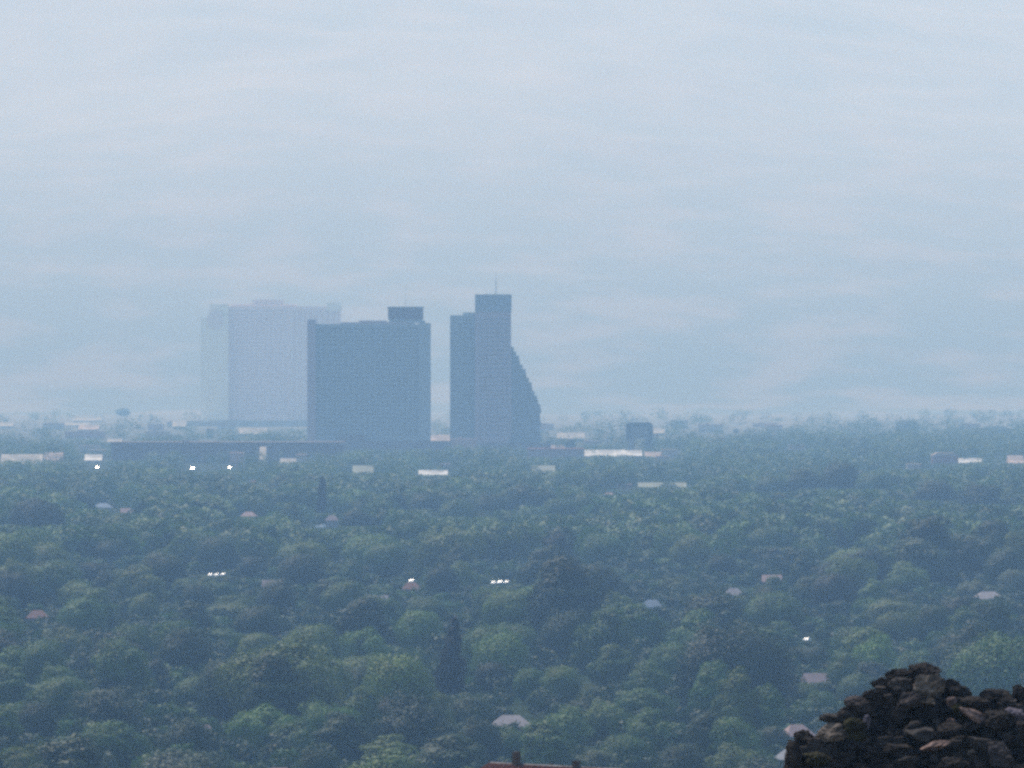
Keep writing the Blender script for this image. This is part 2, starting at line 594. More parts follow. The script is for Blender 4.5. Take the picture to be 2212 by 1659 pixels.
# pale resort
D3 = 10200.0
px3 = K * D3
cxm3 = 585.0
t3 = empty("pale_resort_tower", (wx(cxm3, D3), D3, 0))
tag(t3, "faint pale resort tower fading into haze behind the dark slab, faint round emblem", "tower")
X = lambda xd: (xd - cxm3) * px3
Z = lambda yd: wz(yd, D3)
b = MB(); b.box(X(434), X(494), -12, 30, 0, Z(684)); b.box(X(452), X(494), -8, 28, Z(684) + .02, Z(657)); b.build("sunlit_cream_wing", M_CREAM, t3)  # the wing's sunlit lightness is put into its cream colour
# round emblem on the wing
em = MB()
n = 28
for i in range(n):
    a = 2 * math.pi * i / n
    em.v.append((X(466) + 19 * px3 * math.cos(a) * 0.95, -12.9, Z(690) + 21 * px3 * math.sin(a)))
for i in range(n):
    a = 2 * math.pi * i / n
    em.v.append((X(466) + 19 * px3 * math.cos(a) * 0.95, -12.05, Z(690) + 21 * px3 * math.sin(a)))
em.f.append(tuple(range(n)))
for i in range(n):
    em.f.append((i, n + i, n + (i + 1) % n, (i + 1) % n))
em.build("round_emblem", M_ROSED, t3)
b = MB(); b.box(X(494) + .02, X(736), 0, 30, 0, Z(662))
b.box(X(500), X(640), 4, 26, Z(662) + .02, Z(657)); b.build("wall", M_ROSE, t3)
b = MB(); b.box(X(545), X(612), 6, 22, Z(657) + .05, Z(647)); b.build("roof_house", M_ROSE, t3)
b = MB(); b.box(X(706), X(736), -1.5, 28, Z(672), Z(654)); b.build("corner_box", M_CREAM, t3)
for i in range(9):
    x = 628 + i * 12
    MB().box(X(x), X(x + 4.5), -1.6, -.02, 8, Z(668)).build("pilaster", mat("pale_pilaster", (0.72, 0.64, 0.64), (0.68, 0.6, 0.6), 0.1), t3)
fl3 = (Z(668) - 14) / 30
band_floors(t3, X(498), X(622), 0, 14, fl3, 30, mat("rose_window_glass", (0.50, 0.45, 0.49), (0.54, 0.48, 0.52), 0.2), hgt=fl3 * 0.45, notch=5.5)
b = MB(); b.box(X(395), X(760), -40, -13, 0, 7); b.build("podium", mat("podium_tan", (0.30, 0.27, 0.25), (0.24, 0.22, 0.2), 0.05), t3)

# arch-shaped block on legs
D4 = 7300.0
px4 = K * D4
t4 = empty("arched_block", (wx(1381, D4), D4, 0))
tag(t4, "small dark rounded block on two legs standing alone beyond the white roofs", "building")
X = lambda xd: (xd - 1381) * px4
Z = lambda yd: wz(yd, D4)
prof = [(X(1352), Z(948)), (X(1352), Z(922)), (X(1354), Z(916)), (X(1359), Z(912.5)), (X(1403), Z(912)), (X(1408), Z(915)), (X(1411), Z(921)), (X(1411), Z(948))]
M_BLUE = mat("dark_blue_cladding", (0.035, 0.050, 0.065), (0.045, 0.06, 0.075), 0.1)
MB().prism([p for p in prof], 0, 12).build("wall", M_BLUE, t4)
MB().box(X(1365), X(1399), -0.5, -.02, Z(948), Z(922)).build("front_panel", mat("blue_grey_panel", (0.10, 0.11, 0.125), (0.12, 0.13, 0.14), 0.2), t4)
MB().box(X(1356), X(1371), 1, 11, 0, Z(948) - .02).build("leg", mat("pale_leg", (0.20, 0.19, 0.19), None, 0.2), t4)
MB().box(X(1393), X(1408), 1, 11, 0, Z(948) - .02).build("leg", M_BLUE, t4)
KEEP += [(664, 930, 690, 968, D), (972, 1165, 640, 960, D), (434, 660, 660, 925, D3), (1350, 1412, 910, 960, D4)]

# ------------------------------------------------------------------ low commercial buildings
COLS = {
    "white": ((0.58, 0.57, 0.55), (0.30, 0.30, 0.30)), "cream": ((0.34, 0.31, 0.27), (0.20, 0.19, 0.175)), "peach": ((0.38, 0.29, 0.25), (0.20, 0.165, 0.15)),
    "pink": ((0.32, 0.215, 0.20), (0.26, 0.18, 0.17)), "grey": ((0.24, 0.24, 0.26), (0.19, 0.19, 0.21)), "red": ((0.16, 0.06, 0.05), (0.12, 0.05, 0.05)),
    "brown": ((0.11, 0.075, 0.07), (0.085, 0.065, 0.065)), "lime": ((0.21, 0.225, 0.17), (0.15, 0.165, 0.13)), "greyroof": ((0.24, 0.215, 0.225), (0.19, 0.17, 0.18)),
    "mauveroof": ((0.22, 0.165, 0.165), (0.17, 0.13, 0.135)), "terracotta": ((0.20, 0.10, 0.08), (0.16, 0.085, 0.07)), "blue": ((0.17, 0.21, 0.27), (0.14, 0.18, 0.24)), "beige": ((0.30, 0.25, 0.20), (0.25, 0.21, 0.18)),
}


def CM(c, kind="wall", scale=0.2):
    return mat(kind + "_" + c, COLS[c][0], COLS[c][1], scale)


MARKS = []   # landmarks that tree labels can refer to: (x, y, phrase)


def low_building(x0, x1, ytop, ybot, roofc, wallc, label, hgt=None, name="warehouse", cat="warehouse", group="low buildings beyond the trees", depth=None, pitch=False, keep=True, mark=None, D=None):
    """long shed: its roof is seen edge on from the hill; ytop = roof row, ybot = lowest row the photo shows"""
    hgt = hgt or 7.0
    D = D or dist_at(ybot, hgt * 0.3)
    px = K * D
    H = wz(ytop, D)
    w = (x1 - x0) * px
    dp = depth or max(18, w * 0.5)
    if H < 3.0:
        H = 3.0
    t = empty(name, (wx((x0 + x1) / 2, D), D, 0))
    tag(t, label, cat, group)
    if not pitch and roofc in ("white", "cream", "peach", "lime"):
        zl = max(1.6, H * 0.35)
        MB().box(-w / 2, w / 2, 0, max(4, (H - zl) / 0.33 * 2.1), 0, zl - .05).build("wall", CM(wallc), t)
    else:
        MB().box(-w / 2, w / 2, 0, dp, 0, H - 0.8).build("wall", CM(wallc), t)
    r = MB()
    if pitch:
        r.prism([(-w / 2 - .5, H - .78), (w / 2 + .5, H - .78), (w * 0.32, H + 1.4), (-w * 0.32, H + 1.4)], -.5, dp + .5)
    elif roofc in ("white", "cream", "peach", "lime"):      # gable shaped so its front slope catches the sun and looks bright
        zl = max(1.6, H * 0.35)
        run = (H - zl) / 0.33
        r.prism([(-.4, zl), (run, H), (run * 2.2, zl)], -w / 2 - .4, w / 2 + .4)
        r.v = [(y_, x_, z_) for x_, y_, z_ in r.v]
        r.f = [tuple(reversed(f)) for f in r.f]
    else:
        r.box(-w / 2 - 0.4, w / 2 + 0.4, -0.4, dp + .4, H - 0.78, H)
        r.box(-w * 0.2, -w * 0.2 + min(5, w * .1), dp * .3, dp * .5, H + .01, H + 1.2)
    r.build("roof", mat("shed_roof_" + roofc, COLS[roofc][0], COLS[roofc][1], 0.09, detail=3, lo=0.4, hi=0.6), t)
    nwin = max(2, int(w / 9))
    st = w / nwin
    for i in range(min(nwin, 14)):
        MB().box(-w / 2 + st * (i + .25), -w / 2 + st * (i + .75), -0.25, -.01, 0.4, min(3.2, H * 0.3)).build("loading_door" if i % 3 == 0 else "window", M_GLASSD, t)
    if keep:
        KEEP.append((x0, x1, ytop, ybot, D))
    if mark:
        MARKS.append(((x0 + x1) / 2, (ytop + ybot) / 2, mark))
    return t


low_building(240, 742, 955, 975, "brown", "brown", "very long low dark brown building with a reddish roof line below the pale tower", D=6500, depth=70, name="long_mall", cat="mall", keep=False, mark="the very long brown building")
KEEP.append((240, 742, 950, 972, 6500))
low_building(157, 219, 903, 908, "cream", "grey", "thin cream-roofed shed highest of the pale sheds by the frame edge", D=10900, name="shed", cat="shed")
low_building(170, 213, 918, 932, "peach", "peach", "bright peach-white warehouse under the thin cream-roofed shed", D=9400, depth=60)
low_building(0, 28, 912, 920, "cream", "cream", "short cream building at the frame edge level with the peach-white warehouse", D=9900)
low_building(92, 137, 914, 922, "pink", "cream", "pale pinkish building next to the peach-white warehouse", D=9700)
low_building(140, 192, 913, 918, "cream", "cream", "narrow cream strip of a building touching the peach-white warehouse", D=10100)
low_building(140, 225, 932, 945, "mauveroof", "pink", "dusty mauve building directly below the peach-white warehouse", D=8600)
low_building(232, 262, 948, 953, "cream", "cream", "tiny cream roof at the end of the long brown building", D=8000)
low_building(318, 352, 916, 936, "grey", "pink", "faint mauve-grey block between the cream sheds and the pale tower", D=9600, name="office_block", cat="building")
low_building(0, 88, 982, 990, "cream", "cream", "row of pale cream roofs cut by the frame edge above dark trees", D=6050)
low_building(92, 132, 978, 986, "peach", "cream", "peach-tinted roof peeking over a dark crown beside the cream row", D=6150)
low_building(183, 219, 982, 993, "white", "white", "bright white warehouse beside the peach-tinted roof", D=6500, mark="the bright white warehouse")
low_building(240, 300, 984, 992, "lime", "cream", "yellowish green roof next to the bright white warehouse", D=6500)
low_building(930, 972, 940, 958, "peach", "cream", "pale peach building glimpsed in the gap between the two dark towers", D=7700)
low_building(975, 1030, 948, 955, "pink", "pink", "thin pinkish roof at the foot of the terraced tower", D=7000)
low_building(1160, 1222, 961, 969, "peach", "red", "peach-edged roof beside the foot of the terraced tower", D=7300)
low_building(1140, 1262, 969, 984, "red", "mauveroof", "long dark red-brown roof between the terraced tower and the long white roof", D=6700, depth=50, mark="the long dark red-brown roof")
low_building(1264, 1350, 972, 981, "white", "white", "longest brilliant white roof, beneath the small rounded block", D=6750, depth=55, mark="the longest white roof")
low_building(1352, 1386, 973, 981, "white", "cream", "short white roof continuing the longest white roof", D=6800, depth=40)
low_building(1394, 1428, 976, 983, "peach", "cream", "small pinkish white roof just past the legs of the rounded block", D=6700)
low_building(1430, 1462, 971, 977, "beige", "beige", "small beige roof next to the woods beyond the rounded block", D=6900)
low_building(905, 966, 1016, 1024, "white", "white", "brilliant white flat roof below the gap between the dark towers", D=5650, mark="the brilliant white flat roof")
low_building(952, 970, 1002, 1006, "pink", "pink", "tiny pink roof just above the brilliant white flat roof", D=6000)
low_building(762, 806, 1006, 1018, "lime", "cream", "cream-green roof below the dark slab tower", D=5600)
low_building(1148, 1198, 1006, 1014, "lime", "lime", "lime-tinted pale roof under the terraced tower", D=5650)
low_building(1318, 1364, 1046, 1056, "mauveroof", "beige", "dusty mauve roof under the long white roof", D=4850)
low_building(1380, 1482, 1043, 1051, "lime", "beige", "long faint yellow-green roof behind the wooded rise", D=4950, mark="the faint yellow-green roof")
low_building(2014, 2070, 982, 998, "peach", "terracotta", "peach-pink building with an uneven roof above the trees", D=6300, pitch=True, mark="the peach-pink building")
low_building(2072, 2122, 990, 996, "white", "cream", "thin white roof attached to the peach-pink building", D=6350)
low_building(2180, 2212, 984, 998, "peach", "beige", "peach roof cut by the frame edge above the trees", D=6250)
low_building(1705, 1738, 961, 970, "beige", "peach", "sandy building at the near end of the far woods", D=7300)
low_building(1960, 1990, 1002, 1012, "beige", "beige", "beige block with faint upright stripes before the peach-pink building", D=5900)
low_building(1838, 1862, 1018, 1026, "mauveroof", "grey", "mauve shed roof tucked on the back of the wooded rise", D=5500)
0 and low_building(470, 520, 1005, 1013, "beige", "pink", "dull beige roof on the treetops below the long brown building", D=5500)
low_building(640, 662, 982, 987, "pink", "cream", "pale pink roof in front of the long brown building", D=6100)
low_building(560, 572, 966, 971, "cream", "cream", "tiny yellowish roof in front of the long brown building", D=6350)


_r = random.Random(5)
for i in range(34):
    D_ = _r.uniform(6250, 10500)
    x_ = _r.choice((_r.uniform(0, 660), _r.uniform(1170, 2212), _r.uniform(0, 1500)))
    w_ = _r.uniform(14, 60)
    hb = _r.uniform(5, 11)
    yt = row_of(D_, hb)
    low_building(x_ - w_ / 2, x_ + w_ / 2, yt, yt + 5, _r.choice(("grey", "beige", "greyroof", "pink", "greyroof", "mauveroof", "brown", "cream")), _r.choice(("cream", "pink", "beige", "cream", "lime")),
                 "indistinct pale low building in the hazy band between the woods and the mountains", D=D_, keep=_r.random() < 0.5, name="low_building", cat="building", group="indistinct buildings in the haze", depth=25)


# ------------------------------------------------------------------ houses
def house(x0, x1, yr, yb, roofc, wallc, label, rz=0.0, hip=True, name="house", wall=True, D=None, keep=True, mark=None, eave=None, chimney=False):
    """yr = ridge row, yb = lowest visible row"""
    Hr = 5.6
    D = D or (EYE - Hr) / ((yr - HOR) * K)
    px = K * D
    w = max(7.0, (x1 - x0) * px)
    dp = w * 0.62
    ze = 3.1
    t = empty(name, (wx((x0 + x1) / 2, D), D, 0), rz)
    tag(t, label, "house", "houses among the trees")
    MB().box(-w / 2 + .7, w / 2 - .7, -dp / 2 + .7, dp / 2 - .7, 0, ze).build("wall", CM(wallc), t)
    r = MB()
    k = 0.30 * w if hip else 0.0
    hz = Hr
    r.v = [(-w / 2, -dp / 2, ze), (w / 2, -dp / 2, ze), (w / 2, dp / 2, ze), (-w / 2, dp / 2, ze), (-w / 2 + k, 0, hz), (w / 2 - k, 0, hz),
           (-w / 2, -dp / 2, ze + .2), (w / 2, -dp / 2, ze + .2), (w / 2, dp / 2, ze + .2), (-w / 2, dp / 2, ze + .2)]
    r.f = [(0, 3, 2, 1), (0, 1, 7, 6), (1, 2, 8, 7), (2, 3, 9, 8), (3, 0, 6, 9), (6, 7, 5, 4), (7, 8, 5), (8, 9, 4, 5), (9, 6, 4)]
    ro = r.build("roof", CM(roofc, "roof", 0.8), t)
    if chimney:
        MB().box(w * 0.18, w * 0.18 + .7, .3, 1.1, ze + .5, hz + .9).build("chimney", CM("pink"), ro)
    for sx in (-0.30, 0.0, 0.28):
        if sx == 0.0:
            MB().box(-.5, .5, -dp / 2 + .62, -dp / 2 + .69, 0, 2.1).build("door", M_GLASSD, t)
        else:
            MB().box(w * sx - .8, w * sx + .8, -dp / 2 + .62, -dp / 2 + .69, 1.0, 2.2).build("window", M_GLASSD, t)
    if keep:
        q = -0.06 if "grey hip roof" in label else 0.2
        KEEP.append((x0 + q * (x1 - x0), x1 - q * (x1 - x0), yr, yr + (1 - 2 * q) * (yb - yr), D))
    if mark:
        MARKS.append(((x0 + x1) / 2, (yr + yb) / 2, mark))
    return t


house(1057, 1150, 1503, 1545, "greyroof", "pink", "house with a clear grey hip roof in front of the tall dark poplar", mark="the grey hip roof", D=1745)
house(790, 872, 1562, 1598, "mauveroof", "beige", "house with a pinkish mauve roof showing over an olive crown", rz=-0.25, mark="the mauve roof", D=1600, chimney=True)
house(575, 632, 1640, 1665, "mauveroof", "grey", "house with a dull mauve roof cut by the bottom edge, white vent on it", mark="the bottom mauve roof", D=1520)
house(400, 470, 1534, 1548, "mauveroof", "pink", "low mauve roof almost buried behind a dark rounded crown", D=1700, mark="the buried low mauve roof")
house(1733, 1808, 1430, 1452, "mauveroof", "pink", "house with a long pink roof in a gap above the rock heap", rz=0.35, D=1980, mark="the long pink roof", hip=False)
house(1700, 1742, 1526, 1552, "pink", "beige", "small pink roofed house beside the slope of the rock heap", D=1700, mark="the small pink roof", rz=0.5)
house(1700, 1722, 1582, 1610, "grey", "white", "pale grey house corner touching the edge of the rock heap", D=1600, rz=0.8)
house(1562, 1608, 1262, 1278, "greyroof", "grey", "small grey roof in the trees far above the pink roof", D=2720, mark="the small distant grey roof")
house(1655, 1680, 1234, 1247, "pink", "pink", "tiny lilac-pink gable in the trees past the small grey roof", D=2890, hip=False)
house(872, 905, 1251, 1264, "terracotta", "pink", "house with a rusty red roof near the row of white cars", D=2790, mark="the rusty red roof")
house(64, 98, 1310, 1338, "terracotta", "pink", "orange-brown house half hidden under the bluish crown at the frame edge", D=2480, mark="the orange-brown house")
house(533, 556, 1034, 1044, "terracotta", "pink", "tiny reddish house below the long brown building", D=5200, mark="the tiny reddish house")
house(518, 556, 1109, 1118, "pink", "peach", "pair of small pale pink gables seen as one roof in the woods", D=4100)
house(264, 286, 1099, 1112, "pink", "pink", "dull pink gable beside the great dark dome tree", D=4200, hip=False)
house(200, 244, 1092, 1102, "blue", "grey", "faint bluish roof beside the great dark dome tree", D=4350)
house(1396, 1420, 1294, 1304, "blue", "white", "little pale blue roof alone in the mid woods", D=2590, mark="the little blue roof")
house(806, 824, 1275, 1290, "greyroof", "white", "small grey gable in front of the rusty red roof", D=2640, hip=False)
house(1300, 1332, 1060, 1070, "pink", "pink", "washed-out pink roof in the woods below the long white roof", D=4700)
house(2100, 2170, 1264, 1282, "greyroof", "beige", "wide pale beige roof half veiled by greyish trees", D=2680, mark="the pale beige roof", rz=0.2)
house(2175, 2212, 1236, 1256, "pink", "pink", "pinkish roof end above the pale beige roof", D=2850)
house(577, 600, 1244, 1256, "mauveroof", "white", "lilac-walled little house among trees between the poplar and the dome tree", D=2820, hip=False)
house(708, 726, 1116, 1128, "mauveroof", "grey", "dull mauve roof by the foot of the dark column tree", D=4000, mark="the column tree's roof")

# hillside house with rust-brown roof, close to the eye
DA, DB = 507.0, 500.0
zr = wz(1647, DA)
A = Vector((wx(1057, DA), DA, zr)); B = Vector((wx(1372, DB), DB, zr - 0.12))
ax = (B - A); L = ax.length
hh = empty("hillside_house", (A.x, A.y, 47.5), math.atan2(ax.y, ax.x))
tag(hh, "house with dark rust-brown roof and two brown flues at the bottom edge", "house")
zz = zr - 47.5
M_RUST = mat("rust_roof", (0.034, 0.014, 0.013), (0.055, 0.022, 0.018), 2.0, rough=0.95, bump=0.2, detail=6, spec=0.05)
r = MB()
r.v = [(-0.9, -3.6, zz - 1.7), (L + .5, -3.6, zz - 1.8), (L + .5, 3.6, zz - 1.8), (-0.9, 3.6, zz - 1.7), (0, 0, zz), (L + .5, 0, zz - .12),
       (-0.9, -3.6, zz - 1.9), (L + .5, -3.6, zz - 2.0), (L + .5, 3.6, zz - 2.0), (-0.9, 3.6, zz - 1.9)]
r.f = [(0, 1, 5, 4), (1, 2, 5), (2, 3, 4, 5), (3, 0, 4), (6, 9, 8, 7), (0, 6, 7, 1), (1, 7, 8, 2), (2, 8, 9, 3), (3, 9, 6, 0)]
rf = r.build("roof", M_RUST, hh)
b = MB()
nr = 26
for i in range(nr):
    x = L * (i + .5) / nr
    n = len(b.v)
    b.v += [(x - .03, -3.62, zz - 1.72), (x + .03, -3.62, zz - 1.72), (x + .03, -0.12, zz - .06), (x - .03, -0.12, zz - .06), (x, -3.62, zz - 1.69), (x, -.12, zz - .035)]
    b.f += [(n, n + 4, n + 5, n + 3), (n + 4, n + 1, n + 2, n + 5), (n, n + 1, n + 4)]
b.build("standing_seam", M_RUST, rf)
b = MB(); n = 0
for i in range(12):
    xa, xb = L * i / 12, L * (i + 1) / 12
    s = 0.06
    za, zb = zz - .12 * xa / L + .01, zz - .12 * xb / L + .01
    n = len(b.v)
    b.v += [(xa, -s, za - .04), (xb, -s, zb - .04), (xb, 0, zb + .035), (xa, 0, za + .035), (xb, s, zb - .04), (xa, s, za - .04)]
    b.f += [(n, n + 1, n + 2, n + 3), (n + 3, n + 2, n + 4, n + 5)]
b.build("ridge_cap", mat("patchy_galvanised", (0.22, 0.22, 0.23), (0.04, 0.03, 0.03), 0.7, rough=0.45), rf)  # patchy pale and dark metal along the ridge
MB().box(-.1, L, -3.0, 3.0, 0, zz - 1.95).build("wall", CM("brown"), hh)
M_FLUE = mat("flue_brown", (0.085, 0.055, 0.035), (0.06, 0.035, 0.03), 3.0)
for xd_, w_, top_, cap in ((1116, 13, 1627, False), (1245.5, 12, 1644, True)):
    x = (xd_ - 1057) / 315.0 * L
    w_ = w_ * K * 504 / 2
    zt = wz(top_, 504) - 47.5
    f = MB().box(x - w_, x + w_, -w_, w_, zz - .4, zt).build("flue", M_FLUE, hh)
    if cap:
        MB().box(x - w_ - .04, x + w_ + .05, -w_ - .05, w_ + .05, zt + .002, zt + .05).build("flue_cap", M_RUST, f)
MB().cyl(.0, 0, zz - .05, zz + .16, .045, .03).build("vent", M_FLUE, hh)
MB().cyl(L * 0.42, .1, zz - .1, zz + .1, .12, .09).build("vent", M_FLUE, hh)
MARKS.append((1150, 1655, "the rust-brown hillside roof"))

# ------------------------------------------------------------------ cars that catch the sun
M_CARW = mat("white_car_paint", (0.80, 0.80, 0.80), (0.74, 0.74, 0.74), 1.0, rough=0.25, spec=0.5)
M_CARG = mat("silver_car_paint", (0.5, 0.5, 0.52), (0.45, 0.45, 0.47), 1.0, rough=0.25, spec=0.5)
M_TYRE = mat("tyre_rubber", (0.02, 0.02, 0.02), (0.03, 0.03, 0.03), 5)
M_SHIELD = mat("sunlit_glass", (0.55, 0.57, 0.6), (0.5, 0.52, 0.55), 1.0, rough=0.28, metallic=1.0, spec=0.8)
M_SHIELD2 = mat("rough_sunlit_glass", (0.30, 0.32, 0.35), (0.26, 0.28, 0.3), 1.0, rough=0.60, metallic=1.0, spec=0.8)
half = (sd + Vector((0, -1, 0))).normalized()
GL_AZ = math.atan2(half.x, -half.y)      # car front faces this way


def car(xd, D, label, white=True, tall=1.0, mark=None, z=0.0, glint=True, keep=8):
    # front of the car looks along -Y before the turn
    rz = GL_AZ if glint else random.uniform(0, 3)
    t = empty("parked_car", (wx(xd, D), D, z), rz)
    tag(t, label, "car", "parked cars between the trees")
    m = M_CARW if white else M_CARG
    b = MB()
    h = 1.62
    rise = h - .95
    run = 1.317 * rise
    t.scale = (tall * (.7 if D > 4000 else .66),) * 3
    # side profile in y,z ; width along x
    pr = [(-2.2, .35), (2.2, .35), (2.2, .95), (1.75, h - .05), (-1.15 + run, h), (-1.15, .95), (-2.15, .8)]
    b2 = MB(); b2.prism([(y, zz_) for y, zz_ in pr], -.88, .88)
    b2.v = [(y, x, z_) for x, y, z_ in b2.v]
    b2.f = [tuple(reversed(f)) for f in b2.f]
    b2.build("body", m, t)
    nrm = Vector((0, -rise, run)).normalized() * .05
    q = [Vector((-.78, -1.15 + run * .06, .95 + rise * .06)), Vector((.78, -1.15 + run * .06, .95 + rise * .06)), Vector((.72, -1.15 + run * .95, .95 + rise * .95)), Vector((-.72, -1.15 + run * .95, .95 + rise * .95))]
    g_ = MB(); g_.quad(*[tuple(v + nrm) for v in q]); g_.build("windscreen", M_SHIELD if D > 4000 else M_SHIELD2, t)
    for sx in (-1, 1):
        for sy in (-1.35, 1.35):
            c = MB().cyl(0, 0, -.1, .1, .33, .33, 10)
            c.v = [(sx * .84 + z_, sy + x, .33 + y) for x, y, z_ in c.v]
            c.build("wheel", M_TYRE, t)
    yb = row_of(D, z)
    KEEP.append((xd - keep, xd + keep, row_of(D, 2.0 * tall), yb, D))
    if mark: MARKS.append((xd, yb, mark))
    return t


def rowcar(xd, yd, label, **kw):
    return car(xd, dist_at(yd), label, **kw)


rowcar(211, 1013, "brightly glinting white car, alone below the white warehouse", tall=1.5)
rowcar(417, 1016, "brightest glinting white car, below the long brown building", tall=1.8)
rowcar(497, 1013, "dimmer glinting white car, short way past the brightest one", tall=1.3)
rowcar(1067, 1262, "first of three white cars parked in a row in mid woods", mark="the row of white cars")
rowcar(1082, 1262, "middle of three white cars parked in a row in mid woods", tall=1.25)
rowcar(1095, 1261, "last and faintest of three cars parked in a row in mid woods", white=False)
rowcar(455, 1245, "first of three glinting cars under a dark tree, mid woods", mark="the three glinting cars")
rowcar(469, 1245, "middle of three glinting cars under a dark tree, mid woods")
rowcar(483, 1244, "last of three glinting cars under a dark tree, mid woods", white=False)
rowcar(1743, 1386, "lone small white car in a dark gap above the long pink roof", mark="the lone white car")
rowcar(890, 1259, "white car parked by the rusty red roof", tall=1.2)
rowcar(689, 1141, "white car beneath the dark column tree", tall=1.3, glint=False, mark="the column tree's car")
rowcar(700, 1139, "white car touching the one beneath the dark column tree", tall=1.3, glint=False)

# ------------------------------------------------------------------ rocks
M_ROCK = {}
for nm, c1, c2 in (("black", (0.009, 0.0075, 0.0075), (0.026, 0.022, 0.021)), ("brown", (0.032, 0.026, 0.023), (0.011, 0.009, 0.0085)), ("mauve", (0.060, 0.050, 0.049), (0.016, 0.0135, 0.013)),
                   ("tan", (0.17, 0.137, 0.11), (0.04, 0.034, 0.029)), ("pink", (0.24, 0.165, 0.14), (0.06, 0.042, 0.038)), ("moss", (0.034, 0.032, 0.012), (0.012, 0.010, 0.008)), ("lilac", (0.18, 0.155, 0.18), (0.06, 0.05, 0.06)), ("grey", (0.062, 0.056, 0.052), (0.018, 0.015, 0.015))):  # paler sorts carry the sunlit tops of stones in their colour
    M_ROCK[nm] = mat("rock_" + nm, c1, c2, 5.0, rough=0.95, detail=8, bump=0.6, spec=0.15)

RZ = 0.2433


def stone_mesh(name, sx, sy, sz, m, seed, parent=None):
    import bmesh
    bm = bmesh.new()
    bmesh.ops.create_icosphere(bm, subdivisions=5, radius=1.0)
    r = random.Random(seed)
    planes = []
    for i in range(15):
        n = Vector((r.gauss(0, 1), r.gauss(0, 1), r.gauss(0, 1))).normalized()
        planes.append((n, r.uniform(0.5, 0.82)))
    off = Vector((r.uniform(0, 50), r.uniform(0, 50), r.uniform(0, 50)))
    for v in bm.verts:
        p = v.co.copy()
        for n, d in planes:
            k = p.dot(n) - d
            if k > 0: p -= n * k * 0.93
        p += p.normalized() * (0.15 * noise.fractal(p * 1.9 + off, 0.9, 2.2, 5) + 0.11 * (noise.ridged_multi_fractal(p * 2.6 + off, 0.9, 2.2, 5, 1.0, 2.0) - 1.0))
        v.co = Vector((p.x * sx, p.y * sy, p.z * sz)) * 1.48
    me = bpy.data.meshes.new(name)
    bm.to_mesh(me)
    bm.free()
    me.materials.append(m)
    o = bpy.data.objects.new(name, me)
    COL.objects.link(o)
    return o


